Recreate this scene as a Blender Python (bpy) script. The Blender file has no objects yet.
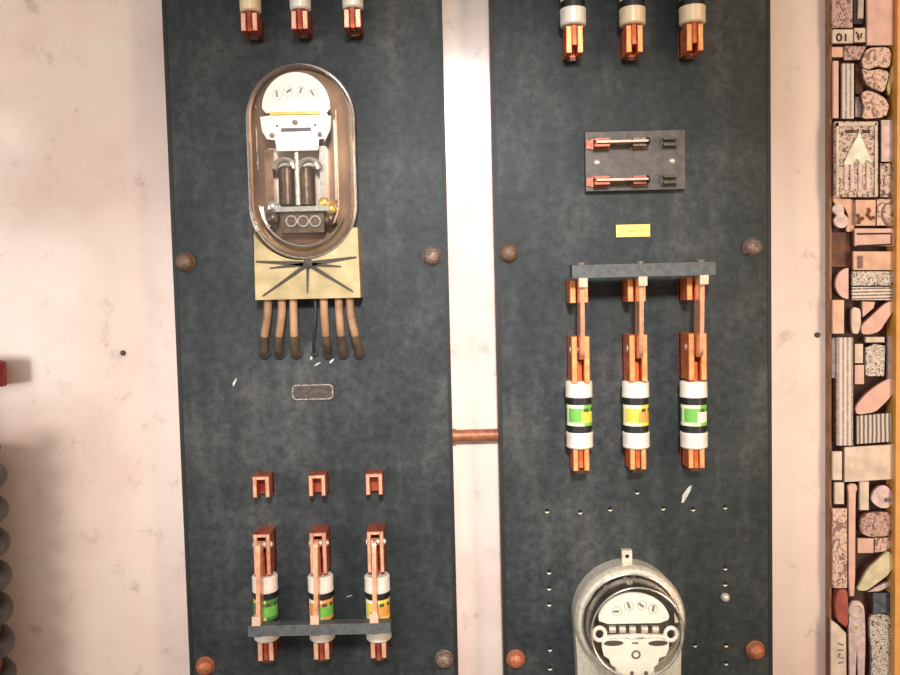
import bpy, bmesh, math, random
from mathutils import Vector, Matrix
random.seed(7)
PI = math.pi
S = 0.0015                 # metres per unit; shapes below are written in these units
C = bpy.context.scene.collection

# ------------------------------------------------------------------ camera
F_PX = 800.0
TH = math.atan(F_PX / 15450.0)
PH = math.radians(1.40)
Fw = Vector((0, math.cos(TH), -math.sin(TH)))
U0 = Vector((0, math.sin(TH), math.cos(TH)))
R0 = Vector((1, 0, 0))
Up = U0 * math.cos(PH) + R0 * math.sin(PH)
Rt = R0 * math.cos(PH) - U0 * math.sin(PH)
CAM = -Fw * (F_PX * S)
cd = bpy.data.cameras.new('camera'); cam = bpy.data.objects.new('camera', cd); C.objects.link(cam)
cd.sensor_width = 36.0; cd.lens = 36.0 * F_PX / 900.0; cd.clip_start = 0.01
m = Matrix((Rt, Up, -Fw)).transposed().to_4x4(); m.translation = CAM
cam.matrix_world = m
bpy.context.scene.camera = cam

def at(px, py, w=0.0):
    """point of the plane w units in front of the slate face seen at a pixel of the photo"""
    d = Fw * F_PX + Rt * (px - 450) - Up * (py - 337.5)
    t = (-w * S - CAM.y) / d.y
    return CAM + d * t
def base(px, py, w=0.0, y=0.0):
    p = at(px, py, w); return (p.x, y, p.z)

# ------------------------------------------------------------------ materials
def lin(c):
    f = lambda v: v / 12.92 if v <= 0.04045 else ((v + 0.055) / 1.055) ** 2.4
    return tuple(f(v / 255.0) for v in c) + (1.0,)
def shade(c, k):
    return tuple(min(255, max(0, v * k)) for v in c)
MATS = {}
def mat(name, rgb, rough=0.5, metal=0.0, var=0.12, scale=60.0, bump=0.0, coat=0.0, rgb2=None, spec=0.5, detail=6.0):
    if name in MATS: return MATS[name]
    mt = bpy.data.materials.new(name); mt.use_nodes = True
    nt = mt.node_tree; b = nt.nodes['Principled BSDF']
    tc = nt.nodes.new('ShaderNodeTexCoord'); nz = nt.nodes.new('ShaderNodeTexNoise')
    nz.inputs['Scale'].default_value = scale; nz.inputs['Detail'].default_value = detail
    nt.links.new(tc.outputs['Object'], nz.inputs['Vector'])
    rp = nt.nodes.new('ShaderNodeValToRGB')
    rp.color_ramp.elements[0].position = 0.33; rp.color_ramp.elements[1].position = 0.67
    rp.color_ramp.elements[0].color = lin(rgb2 if rgb2 else shade(rgb, 1 - var))
    rp.color_ramp.elements[1].color = lin(rgb if rgb2 else shade(rgb, 1 + var))
    nt.links.new(nz.outputs['Fac'], rp.inputs['Fac']); nt.links.new(rp.outputs['Color'], b.inputs['Base Color'])
    b.inputs['Roughness'].default_value = rough; b.inputs['Metallic'].default_value = metal
    b.inputs['Specular IOR Level'].default_value = spec
    if coat: b.inputs['Coat Weight'].default_value = coat; b.inputs['Coat Roughness'].default_value = 0.12
    if bump:
        bp = nt.nodes.new('ShaderNodeBump'); bp.inputs['Strength'].default_value = bump; bp.inputs['Distance'].default_value = 0.002
        nt.links.new(nz.outputs['Fac'], bp.inputs['Height']); nt.links.new(bp.outputs['Normal'], b.inputs['Normal'])
    MATS[name] = mt
    return mt

def N(nt, t, **kw):
    n = nt.nodes.new(t)
    for k, v in kw.items():
        if hasattr(n, k): setattr(n, k, v)
        else: n.inputs[k].default_value = v
    return n
def ramp(nt, src, stops):
    r = nt.nodes.new('ShaderNodeValToRGB'); e = r.color_ramp.elements
    e[0].position, e[0].color = stops[0][0], stops[0][1]
    e[1].position, e[1].color = stops[-1][0], stops[-1][1]
    for p, c in stops[1:-1]:
        k = e.new(p); k.color = c
    nt.links.new(src, r.inputs['Fac']); return r
def mixc(nt, fac, a, b, mode='MIX'):
    n = nt.nodes.new('ShaderNodeMix'); n.data_type = 'RGBA'; n.blend_type = mode
    if isinstance(fac, (int, float)): n.inputs[0].default_value = fac
    else: nt.links.new(fac, n.inputs[0])
    for k, v in ((6, a), (7, b)):
        if isinstance(v, tuple): n.inputs[k].default_value = v
        else: nt.links.new(v, n.inputs[k])
    return n.outputs[2]

def slate_material():
    mt = bpy.data.materials.new('slate'); mt.use_nodes = True; nt = mt.node_tree; b = nt.nodes['Principled BSDF']
    tc = N(nt, 'ShaderNodeTexCoord')
    big = N(nt, 'ShaderNodeTexNoise', Scale=5.0, Detail=8.0, Roughness=0.65); fine = N(nt, 'ShaderNodeTexNoise', Scale=70.0, Detail=6.0, Roughness=0.7)
    mp = N(nt, 'ShaderNodeMapping'); mp.inputs['Scale'].default_value = (26, 26, 4)
    streak = N(nt, 'ShaderNodeTexNoise', Scale=1.0, Detail=5.0)
    nt.links.new(tc.outputs['Object'], big.inputs['Vector']); nt.links.new(tc.outputs['Object'], fine.inputs['Vector'])
    nt.links.new(tc.outputs['Object'], mp.inputs['Vector']); nt.links.new(mp.outputs['Vector'], streak.inputs['Vector'])
    c1 = ramp(nt, big.outputs['Fac'], [(0.30, lin((29, 34, 34))), (0.5, lin((42, 48, 49))), (0.70, lin((70, 71, 71)))])
    c2 = ramp(nt, fine.outputs['Fac'], [(0.30, (0.4, 0.4, 0.4, 1)), (0.70, (1.65, 1.65, 1.65, 1))])
    c3 = ramp(nt, streak.outputs['Fac'], [(0.35, (0.72, 0.80, 0.80, 1)), (0.68, (1.35, 1.22, 1.17, 1))])
    x = mixc(nt, 1.0, c1.outputs['Color'], c2.outputs['Color'], 'MULTIPLY'); x = mixc(nt, 1.0, x, c3.outputs['Color'], 'MULTIPLY')
    nt.links.new(x, b.inputs['Base Color']); b.inputs['Roughness'].default_value = 0.58; b.inputs['Specular IOR Level'].default_value = 0.35
    bp = N(nt, 'ShaderNodeBump', Strength=0.25, Distance=0.001); nt.links.new(fine.outputs['Fac'], bp.inputs['Height']); nt.links.new(bp.outputs['Normal'], b.inputs['Normal'])
    return mt
def wall_material():
    mt = bpy.data.materials.new('painted_plaster'); mt.use_nodes = True; nt = mt.node_tree; b = nt.nodes['Principled BSDF']
    tc = N(nt, 'ShaderNodeTexCoord')
    big = N(nt, 'ShaderNodeTexNoise', Scale=7.0, Detail=7.0, Roughness=0.6); mid = N(nt, 'ShaderNodeTexNoise', Scale=22.0, Detail=9.0, Roughness=0.72)
    fine = N(nt, 'ShaderNodeTexNoise', Scale=160.0, Detail=4.0)
    for n in (big, mid, fine): nt.links.new(tc.outputs['Object'], n.inputs['Vector'])
    c1 = ramp(nt, big.outputs['Fac'], [(0.32, lin((226, 198, 186))), (0.52, lin((234, 211, 197))), (0.70, lin((233, 217, 203)))])
    c2 = ramp(nt, mid.outputs['Fac'], [(0.28, (0.66, 0.62, 0.59, 1)), (0.42, (0.97, 0.97, 0.97, 1)), (0.75, (1.03, 1.02, 1.02, 1))])
    x = mixc(nt, 1.0, c1.outputs['Color'], c2.outputs['Color'], 'MULTIPLY')
    nt.links.new(x, b.inputs['Base Color']); b.inputs['Roughness'].default_value = 0.55
    b.inputs['Coat Weight'].default_value = 0.5; b.inputs['Coat Roughness'].default_value = 0.16
    bp = N(nt, 'ShaderNodeBump', Strength=0.06, Distance=0.001); nt.links.new(fine.outputs['Fac'], bp.inputs['Height']); nt.links.new(bp.outputs['Normal'], b.inputs['Normal'])
    return mt
def glass_material(name, tint, ior=1.5):
    mt = bpy.data.materials.new(name); mt.use_nodes = True; nt = mt.node_tree
    nt.nodes.remove(nt.nodes['Principled BSDF']); out = nt.nodes['Material Output']
    tr = N(nt, 'ShaderNodeBsdfTransparent'); tr.inputs['Color'].default_value = tint
    gl = N(nt, 'ShaderNodeBsdfGlossy'); gl.inputs['Roughness'].default_value = 0.03; gl.inputs['Color'].default_value = (1, .97, .93, 1)
    lw = N(nt, 'ShaderNodeLayerWeight', Blend=0.5); pw = N(nt, 'ShaderNodeMath', operation='POWER'); pw.inputs[1].default_value = 4.0
    fr = N(nt, 'ShaderNodeMath', operation='MULTIPLY_ADD'); fr.inputs[1].default_value = 0.75; fr.inputs[2].default_value = 0.045
    nt.links.new(lw.outputs['Facing'], pw.inputs[0]); nt.links.new(pw.outputs[0], fr.inputs[0]); mx = N(nt, 'ShaderNodeMixShader')
    nt.links.new(fr.outputs[0], mx.inputs[0]); nt.links.new(tr.outputs[0], mx.inputs[1]); nt.links.new(gl.outputs[0], mx.inputs[2])
    nt.links.new(mx.outputs[0], out.inputs['Surface'])
    return mt
def plate_material(name, kind, light, dark, scale=1.0, rough=0.45):
    """cast printing face: raised pale metal with inked hollows (text lines, bars, engraving)"""
    if name in MATS: return MATS[name]
    mt = bpy.data.materials.new(name); mt.use_nodes = True; nt = mt.node_tree; b = nt.nodes['Principled BSDF']
    tc = N(nt, 'ShaderNodeTexCoord'); L, D = lin(light), lin(dark)
    if kind == 'text':
        mp = N(nt, 'ShaderNodeMapping'); mp.inputs['Scale'].default_value = (260 * scale, 1, 120 * scale)
        nz = N(nt, 'ShaderNodeTexNoise', Scale=1.0, Detail=3.0); nt.links.new(tc.outputs['Object'], mp.inputs['Vector']); nt.links.new(mp.outputs[0], nz.inputs['Vector'])
        wv = N(nt, 'ShaderNodeTexWave', Scale=62.0 * scale); wv.bands_direction = 'Z'; nt.links.new(tc.outputs['Object'], wv.inputs['Vector'])
        ml = N(nt, 'ShaderNodeMath', operation='MULTIPLY'); nt.links.new(nz.outputs['Fac'], ml.inputs[0]); nt.links.new(wv.outputs['Fac'], ml.inputs[1])
        src = ml.outputs[0]; st = [(0.22, L), (0.38, D)]
    elif kind == 'column':
        mp = N(nt, 'ShaderNodeMapping'); mp.inputs['Scale'].default_value = (120 * scale, 1, 260 * scale)
        nz = N(nt, 'ShaderNodeTexNoise', Scale=1.0, Detail=3.0); nt.links.new(tc.outputs['Object'], mp.inputs['Vector']); nt.links.new(mp.outputs[0], nz.inputs['Vector'])
        wv = N(nt, 'ShaderNodeTexWave', Scale=46.0 * scale); wv.bands_direction = 'X'; nt.links.new(tc.outputs['Object'], wv.inputs['Vector'])
        ml = N(nt, 'ShaderNodeMath', operation='MULTIPLY'); nt.links.new(nz.outputs['Fac'], ml.inputs[0]); nt.links.new(wv.outputs['Fac'], ml.inputs[1])
        src = ml.outputs[0]; st = [(0.2, L), (0.40, D)]
    elif kind == 'bars':
        wv = N(nt, 'ShaderNodeTexWave', Scale=48.0 * scale, Distortion=1.2); wv.bands_direction = 'X'; nt.links.new(tc.outputs['Object'], wv.inputs['Vector'])
        src = wv.outputs['Fac']; st = [(0.35, L), (0.85, D)]
    else:
        vo = N(nt, 'ShaderNodeTexNoise', Scale=125.0 * scale, Detail=2.5, Distortion=1.6); nt.links.new(tc.outputs['Object'], vo.inputs['Vector'])
        src = vo.outputs['Fac']; st = [(0.40, D), (0.48, L), (0.58, L), (0.66, D)]
    r = ramp(nt, src, st); nt.links.new(r.outputs['Color'], b.inputs['Base Color'])
    b.inputs['Roughness'].default_value = rough; b.inputs['Metallic'].default_value = 0.15
    bp = N(nt, 'ShaderNodeBump', Strength=0.5, Distance=0.001); bp.invert = kind != 'engrave'
    nt.links.new(src, bp.inputs['Height']); nt.links.new(bp.outputs['Normal'], b.inputs['Normal'])
    MATS[name] = mt; return mt

SLATE = slate_material(); WALL = wall_material()
COPPER = mat('copper', (236, 134, 76), 0.3, 0.45, 0.16, 60, rgb2=(206, 98, 50))
REDCOPPER = mat('tarnished_copper', (206, 104, 74), 0.3, 0.5, 0.2, 60, rgb2=(156, 62, 42))
BLADECU = mat('worn_blade_copper', (232, 168, 132), 0.3, 0.6, 0.1, 80)
FIBRE = mat('black_fibre', (24, 25, 27), 0.45, 0, 0.15)
FERRULE = mat('silvered_ferrule', (236, 226, 212), 0.38, 0.2, 0.03, 60)
FERRULEC = mat('cream_ferrule', (228, 206, 168), 0.4, 0.2, 0.04, 60)
BARMAT = mat('fibre_crossbar', (78, 80, 80), 0.5, 0, 0.14, 120)
RUST = mat('rusty_bolt', (196, 122, 84), 0.5, 0.3, 0.2, 260, bump=0.3, rgb2=(150, 86, 60))
GREYBOLT = mat('dull_grey_bolt', (150, 124, 110), 0.5, 0.3, 0.2, 260, bump=0.3, rgb2=(88, 74, 66))
BROWNBOLT = mat('brown_bolt', (108, 86, 70), 0.55, 0.3, 0.2, 260, bump=0.3)
PAPER_G = mat('green_paper', (112, 178, 74), 0.5, 0, 0.1, 500); PAPER_Y = mat('yellow_paper', (226, 198, 70), 0.5, 0, 0.1, 500)
PAPER_W = mat('white_paper', (228, 226, 190), 0.5, 0, 0.05, 500); PAPER_K = mat('label_ink', (70, 74, 40), 0.5, 0, 0.1, 500)
PAPER_O = mat('orange_paper', (218, 150, 72), 0.5, 0, 0.1, 500); PAPER_D = mat('deep_green_paper', (62, 132, 62), 0.5, 0, 0.1, 500)
DARKMETAL = mat('dark_bronze', (84, 66, 52), 0.35, 0.7, 0.2, 120); BROWNMETAL = mat('brown_lacquer_metal', (128, 98, 76), 0.32, 0.6, 0.2, 60)
STEEL = mat('polished_steel', (214, 208, 200), 0.2, 0.9, 0.06, 160); ALU = mat('cast_aluminium', (226, 216, 196), 0.38, 0.5, 0.06, 150, bump=0.1)
DIAL = mat('white_dial', (250, 246, 236), 0.45, 0, 0.02, 80); DIALC = mat('cream_dial', (250, 246, 232), 0.45, 0, 0.03, 80)
INK = mat('black_ink', (34, 32, 34), 0.5, 0, 0.1); BRASS = mat('brass', (222, 180, 92), 0.32, 0.7, 0.08, 140)
YBRASS = mat('bright_brass_line', (214, 190, 96), 0.35, 0.5, 0.08, 140)
OLIVE = mat('olive_tan_paint', (188, 166, 122), 0.5, 0.1, 0.12, 35, bump=0.1, rgb2=(150, 132, 88)); RIBSHADE = mat('rib_shade_brown', (52, 44, 30), 0.6, 0, 0.1)
WIRE = mat('tan_wire_insulation', (176, 136, 100), 0.55, 0, 0.16, 30, rgb2=(128, 94, 66)); DARKWIRE = mat('dark_wire_insulation', (44, 38, 36), 0.6, 0, 0.1)
RUBBER = mat('black_bushing', (22, 20, 20), 0.6, 0, 0.1); PALEMETAL = mat('pale_worn_metal', (206, 196, 178), 0.4, 0.4, 0.1, 200)
HARDRUB = mat('brown_hard_rubber', (80, 72, 64), 0.5, 0, 0.14, 90); REDBR = mat('red_tarnished_brass', (150, 84, 66), 0.38, 0.6, 0.15, 140)
RUSTPIPE = mat('rusty_conduit', (176, 112, 76), 0.5, 0.3, 0.2, 90, rgb2=(140, 82, 56))
CHALK = mat('pale_scuff', (176, 176, 168), 0.8, 0, 0.1); HOLE = mat('drill_hole_dark', (12, 12, 12), 0.9, 0, 0.05)
WOOD = mat('tray_oak', (168, 122, 88), 0.5, 0, 0.1, 30, rgb2=(124, 84, 58)); YWOOD = mat('yellow_oak', (236, 176, 92), 0.45, 0, 0.06, 30, rgb2=(222, 154, 72))
DARKWOOD = mat('dark_tray_wood', (62, 34, 26), 0.6, 0, 0.2, 40); BWOOD = mat('block_wood', (124, 76, 54), 0.6, 0, 0.15, 60, rgb2=(84, 48, 34))
REDW = mat('red_painted_wood', (164, 78, 66), 0.5, 0, 0.12, 60); BLUEM = mat('blue_black_metal', (66, 76, 92), 0.4, 0.3, 0.25, 120)
BLACKPL = mat('glossy_black_plastic', (70, 66, 65), 0.3, 0, 0.1, 60, spec=0.6); REDPL = mat('red_plastic', (140, 38, 46), 0.4, 0, 0.05)
GLASS = glass_material('clear_glass', (0.99, 0.98, 0.965, 1), 1.5)
F_PLAIN = mat('plain_pink_plate', (222, 180, 166), 0.5, 0.1, 0.05, 50); F_CREAM = mat('plain_cream_plate', (216, 198, 180), 0.5, 0.1, 0.08, 50)
F_MAUVE = mat('mauve_plate', (206, 184, 182), 0.45, 0.15, 0.10, 90); F_PEACH = mat('peach_plate', (222, 178, 152), 0.5, 0.1, 0.07, 50)
F_TEXT = plate_material('text_plate', 'text', (216, 204, 196), (106, 100, 98)); F_COL = plate_material('column_text_plate', 'column', (212, 200, 190), (150, 140, 134))
F_BARS = plate_material('barred_plate', 'bars', (212, 200, 188), (98, 86, 90)); F_ENG = plate_material('engraved_plate', 'engrave', (206, 186, 174), (88, 66, 62), 0.9)
F_ENGP = plate_material('engraved_mauve_plate', 'engrave', (194, 160, 152), (116, 84, 80), 0.8); F_ENGG = plate_material('engraved_grey_plate', 'engrave', (214, 204, 196), (86, 84, 84), 1.5)
F_SOFT = plate_material('faintly_engraved_plate', 'engrave', (218, 186, 170), (138, 106, 98), 0.6)
F_FLUTE = plate_material('fluted_plate', 'bars', (216, 196, 186), (140, 116, 116), 0.9)

# ------------------------------------------------------------------ mesh builder (u right, v up, w towards the room)
def G(u, v, w): return Vector((u * S, -w * S, v * S))
class MB:
    def __init__(s): s.bm = bmesh.new(); s.mi = 0
    def _poly(s, rings, closed_u=True, cap0=True, cap1=True):
        bm = s.bm; n = len(rings[0]); vs = [[bm.verts.new(G(*p)) for p in r] for r in rings]; fs = []
        for a, b in zip(vs[:-1], vs[1:]):
            for i in range(n if closed_u else n - 1):
                j = (i + 1) % n; fs.append(bm.faces.new((a[i], a[j], b[j], b[i])))
        if cap0: fs.append(bm.faces.new(vs[0][::-1]))
        if cap1: fs.append(bm.faces.new(vs[-1]))
        for f in fs: f.material_index = s.mi
        return fs
    def _bev(s, fs, bev, seg=2, ang=0.5):
        if bev <= 0: return
        es = [e for e in {e for f in fs for e in f.edges} if len(e.link_faces) == 2 and e.calc_face_angle(0) > ang]
        bmesh.ops.recalc_face_normals(s.bm, faces=fs)
        bmesh.ops.bevel(s.bm, geom=es, offset=bev * S, segments=seg, affect='EDGES', profile=0.5, clamp_overlap=True)
    def prism(s, pts, w0, w1, bev=0, seg=2):
        fs = s._poly([[(u, v, w0) for u, v in pts], [(u, v, w1) for u, v in pts]]); s._bev(fs, bev, seg); return s
    def box(s, u0, u1, v0, v1, w0, w1, bev=0, seg=2):
        return s.prism([(u0, v0), (u1, v0), (u1, v1), (u0, v1)], w0, w1, bev, seg)
    def sideprism(s, pts, u0, u1, bev=0):        # outline in (v, w), thickness along u
        fs = s._poly([[(u0, v, w) for v, w in pts], [(u1, v, w) for v, w in pts]]); s._bev(fs, bev); return s
    def lathe_v(s, prof, cu=0, cw=0, n=28):      # profile (r, v), axis along v
        s._poly([[(cu + r * math.cos(2*PI*i/n), v, cw + r * math.sin(2*PI*i/n)) for i in range(n)] for r, v in prof]); return s
    def lathe_w(s, prof, cu=0, cv=0, n=28, L=0, cap0=True, cap1=True):   # profile (r, w); L = half length of a straight middle part
        rings = []
        for r, w in prof:
            ring = []
            for i in range(n + 1): a = PI * i / n; ring.append((cu + r * math.cos(a), cv + L + r * math.sin(a), w))
            for i in range(n + 1): a = PI + PI * i / n; ring.append((cu + r * math.cos(a), cv - L + r * math.sin(a), w))
            if L == 0: ring = ring[:n] + ring[n + 1:-1]
            rings.append(ring)
        s._poly(rings, cap0=cap0, cap1=cap1); return s
    def lathe_u(s, prof, cv=0, cw=0, n=20):      # profile (r, u)
        s._poly([[(u, cv + r * math.cos(2*PI*i/n), cw + r * math.sin(2*PI*i/n)) for i in range(n)] for r, u in prof]); return s
    def tube(s, pts, rad, n=12):
        P = [Vector(p) for p in pts]; rings = []
        up = Vector((0, 0, 1)); t0 = (P[1] - P[0]).normalized()
        if abs(t0.dot(up)) > 0.9: up = Vector((1, 0, 0))
        nrm = (up - t0 * up.dot(t0)).normalized()
        for i, p in enumerate(P):
            t = (P[min(i + 1, len(P) - 1)] - P[max(i - 1, 0)]).normalized()
            nrm = (nrm - t * nrm.dot(t)).normalized(); bn = t.cross(nrm)
            r = rad[i] if isinstance(rad, (list, tuple)) else rad
            rings.append([tuple(p + (nrm * math.cos(2*PI*k/n) + bn * math.sin(2*PI*k/n)) * r) for k in range(n)])
        s._poly(rings); return s
    def ring(s, cu, cv, w, R, r, n=32, k=8, sq=1.0, a0=0, a1=2*PI):
        if a1 - a0 > 2*PI - 1e-3:
            bm = s.bm; vs = [[bm.verts.new(G(cu + (R + r*math.cos(2*PI*j/k))*math.cos(2*PI*i/n), cv + sq*(R + r*math.cos(2*PI*j/k))*math.sin(2*PI*i/n), w + r*math.sin(2*PI*j/k))) for j in range(k)] for i in range(n)]
            for i in range(n):
                for j in range(k):
                    f = bm.faces.new((vs[i][j], vs[(i+1)%n][j], vs[(i+1)%n][(j+1)%k], vs[i][(j+1)%k])); f.material_index = s.mi
            return s
        return s.tube([(cu + R*math.cos(a0+(a1-a0)*i/n), cv + sq*R*math.sin(a0+(a1-a0)*i/n), w) for i in range(n + 1)], r, k)
    def build(s, name, mats, parent=None, loc=None, solid=0, smooth=True):
        bmesh.ops.recalc_face_normals(s.bm, faces=s.bm.faces[:])
        me = bpy.data.meshes.new(name); s.bm.to_mesh(me); s.bm.free()
        for mm in (mats if isinstance(mats, (list, tuple)) else [mats]): me.materials.append(mm)
        if smooth:
            me.polygons.foreach_set('use_smooth', [True] * len(me.polygons)); me.set_sharp_from_angle(angle=math.radians(38))
        o = bpy.data.objects.new(name, me); C.objects.link(o)
        if parent: o.parent = parent
        if loc: o.location = loc
        if solid:
            md = o.modifiers.new('wall_thickness', 'SOLIDIFY'); md.thickness = solid * S; md.offset = -1
        return o
def tag(o, label=None, cat=None, group=None, kind=None):
    for k, v in (('label', label), ('category', cat), ('group', group), ('kind', kind)):
        if v: o[k] = v
    return o
def thing(name, label, cat, loc, group=None):
    o = bpy.data.objects.new(name, None); C.objects.link(o); o.location = loc; o.empty_display_size = 0.02
    return tag(o, label, cat, group)

WB = -28.0   # wall plane
# ------------------------------------------------------------------ setting
b = MB(); b.box(-1100, 1100, -900, 900, WB - 60, WB); tag(b.build('wall_back', WALL), kind='structure')

# ------------------------------------------------------------------ slate panels
def panel(px0, px1, label):
    a, c = at(px0, 337.5), at(px1, 337.5); hw = (c.x - a.x) / 2 / S
    t = thing('slate_panel', label, 'panel', ((a.x + c.x) / 2, 0, 0), 'upright slate switchboard panels on the wall')
    q = MB(); q.box(-hw, hw, -560, 560, -20, 0, 1.2); q.build('slate_slab', SLATE, t)
    for sg in (-1, 1):
        x0, x1 = sorted((sg * (hw - 3.4), sg * (hw + .4))); q = MB(); q.box(x0, x1, -560, 560, -20.2, .5, .4); q.build('edge_band', mat('black_edge', (26, 24, 24), .6, 0, .2, 40), t)  # dark strips along both long edges of the slab
    return t, hw
def loc_on(t, px, py, w=0): p = at(px, py, w); return ((p.x - t.location.x) / S, p.z / S)
PL, hwL = panel(176.3, 449.8, 'tall dark slate panel on the left, carrying the long glass meter')
PR, hwR = panel(497.3, 771.0, 'tall dark slate panel on the right, carrying the small brown switch and brass tag')
def bolt(t, px, py, mt, r=8.8):
    u, v = loc_on(t, px, py, 5); q = MB()
    q.lathe_w([(4, WB), (4, -0.2), (r*1.12, 0), (r*1.1, 1.4), (r, 2.2), (r*0.93, 5), (r*0.7, 7.6), (r*0.35, 9), (0.6, 9.4)], u, v, 14)
    q.build('mounting_bolt', mt, t)
for px, py, mm in ((184, 262, BROWNBOLT), (432, 256, GREYBOLT), (204, 668, RUST), (444, 661, GREYBOLT)): bolt(PL, px, py, mm)
for px, py, mm in ((509, 253, BROWNBOLT), (754, 247, GREYBOLT), (516, 661, RUST), (757, 652, RUST)): bolt(PR, px, py, mm)
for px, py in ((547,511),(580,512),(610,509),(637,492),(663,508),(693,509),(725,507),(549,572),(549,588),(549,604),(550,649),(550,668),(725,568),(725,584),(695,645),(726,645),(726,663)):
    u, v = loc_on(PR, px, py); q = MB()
    q.mi = 0; q.lathe_w([(2.1, -0.1), (1.9, 0.12)], u, v + 0.7, 8); q.mi = 1; q.ring(u, v, 0.2, 1.8, 0.8, 9, 6, 1, PI * 1.12, PI * 1.88)  # dark disc for the bore; pale lower arc painted as light on its lip
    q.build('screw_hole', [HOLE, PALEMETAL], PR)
u, v = loc_on(PR, 725, 597); q = MB(); q.lathe_w([(4.6, 0), (4.6, 1.2), (3.9, 3.2), (2.2, 4.8), (0.5, 5.2)], u, v, 12); q.build('stud', PALEMETAL, PR)
for t, px, py, du, dv, r in ((PR, 687, 494, 5, 9, 1.8), (PL, 235, 382, 2, 4, 1.2), (PL, 350, 596, 2.5, 1, 1.8), (PL, 318, 364, 3, 2, 1.4), (PL, 332, 361, 2, 2.5, 1.2), (PL, 312, 357, 1.5, 3, 1.1)):
    u, v = loc_on(t, px, py); q = MB()
    q.prism([(u-du-r*.4, v-dv), (u-du+r, v-dv+.5), (u+du*.5+r*.6, v+dv*.4), (u+du, v+dv), (u+du*.3, v+dv*.8), (u-du*.7-r*.6, v-dv*.1)], 0, 0.18); q.build('scuff', CHALK, t, smooth=False)

# conduit between the panels
a, c = at(449.8, 337.5).x + 0.0, at(497.3, 337.5).x
p = at(476, 436.5, -13); L = (c - a) / 2 / S
q = MB(); q.lathe_u([(6.3, -L), (6.3, L)], 0, -20); q.lathe_u([(7.2, -L), (7.2, -L + 4)], 0, -20)
tag(q.build('conduit', RUSTPIPE, loc=((a + c) / 2, 0, p.z)), 'short rusty brown conduit bridging the bright gap between the two slate panels', 'conduit')

# ------------------------------------------------------------------ fuses, clips, switches
def label_sleeve(r, v0, v1, pal, n=28, rows=6):
    q = MB(); bm = q.bm
    vs = [[bm.verts.new(G(r*math.cos(2*PI*i/n), v0+(v1-v0)*j/rows, r*math.sin(2*PI*i/n))) for i in range(n)] for j in range(rows+1)]
    for j in range(rows):
        for i in range(n):
            f = bm.faces.new((vs[j][i], vs[j][(i+1)%n], vs[j+1][(i+1)%n], vs[j+1][i]))
            ang = (i + .5) / n      # 0 = right, .25 = facing the room, .5 = left
            k = 0
            if ang < 0.24 and 0 < j < 4: k = 1
            if j in (0, rows-1) and ang > .2: k = 2
            if 0.42 < ang < 0.47: k = 2
            if j == rows - 2 and ang < 0.24 and i % 3 != 0: k = 3
            f.material_index = k
    return q.build('label', pal)
PALS = {'green': [PAPER_G, PAPER_Y, PAPER_W, PAPER_K], 'yellow': [PAPER_Y, PAPER_O, PAPER_W, PAPER_K], 'deep': [PAPER_D, PAPER_G, PAPER_Y, PAPER_K],
        'pale': [PAPER_G, PAPER_W, PAPER_W, PAPER_K], 'orange': [PAPER_O, PAPER_G, PAPER_W, PAPER_K]}
FUSE_W = 20
def fuse(px, vy, label, pal, hl=33, R=13, fer=17, cu=COPPER, ferm=FERRULE, group=None, bl=19, pyx=None):
    """cartridge fuse with knife ends; hl = half length between ferrule faces"""
    p = at(px, vy, FUSE_W)
    t = thing('cartridge_fuse', label, 'fuse', (p.x, -FUSE_W * S, p.z), group)
    q = MB(); q.lathe_v([(R - 1.2, -hl + 2), (R - 1.2, hl - 2)]); q.build('tube', FIBRE, t)
    for sg in (1, -1):
        e, i = sg * hl, sg * (hl - fer)
        q = MB(); q.lathe_v([(R - 1.3, i), (R, i + sg*.2), (R + .3, i + sg * 1.5), (R, i + sg * 3), (R, e - sg * 1.4), (R - 1.4, e), (3.5, e)]); q.build('ferrule', ferm, t)
        q = MB(); q.box(-2.0, 2.0, min(e, e + sg * bl), max(e, e + sg * bl), -7, 7, 0.6); q.build('knife_end', cu, t)
    lb = label_sleeve(R - 0.7, -hl * .31, hl * .31, PALS[pal]); lb.parent = t
    return t
def jaw(t, name, u, v0, v1, wtop, mt, gap=2.8, th=5.0, solid_end=None):
    """pair of spring leaves on a foot; the knife slides between them"""
    q = MB()
    q.box(u - gap - th, u + gap + th, v0 + 0.5, v1 - 0.5, 0, 7, 0.8)
    for sg in (-1, 1):
        x0, x1 = sorted((u + sg * gap, u + sg * (gap + th)))
        q.box(x0, x1, v0, v1, 3, wtop, 0.9)
    if solid_end == 'top': q.box(u - gap - .4, u + gap + .4, v1 - 3.6, v1 - .15, 3, wtop - .4, 0.3)
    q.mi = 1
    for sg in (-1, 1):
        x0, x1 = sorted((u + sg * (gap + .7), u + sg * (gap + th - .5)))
        q.box(x0, x1, v0 + .6, v1 - .6, wtop - 1, wtop + .25, 0.2)  # pale worn strips, coloured to carry the front-edge highlights too
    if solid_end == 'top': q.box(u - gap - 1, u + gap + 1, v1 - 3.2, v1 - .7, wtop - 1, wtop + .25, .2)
    return q.build(name, [mt, mat('worn_pale_glint', (244, 184, 150), .3, .5, .12, 90) if mt is REDCOPPER else mat('worn_bright_glint', (252, 176, 112), .3, .5, .12, 90)], t)

def clip_thing(px, vy, label, mt, h=22, wtop=28, group=None):
    p = at(px, vy, 30)
    t = thing('fuse_clip', label, 'fuse clip', (p.x, 0, p.z), group)
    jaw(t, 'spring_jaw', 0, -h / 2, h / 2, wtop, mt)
    q = MB(); q.box(-5, 5, -h/2 - 3, -h/2 + .4, 0, 12, 1); q.build('terminal_block', DARKMETAL, t)
    return t

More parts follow.
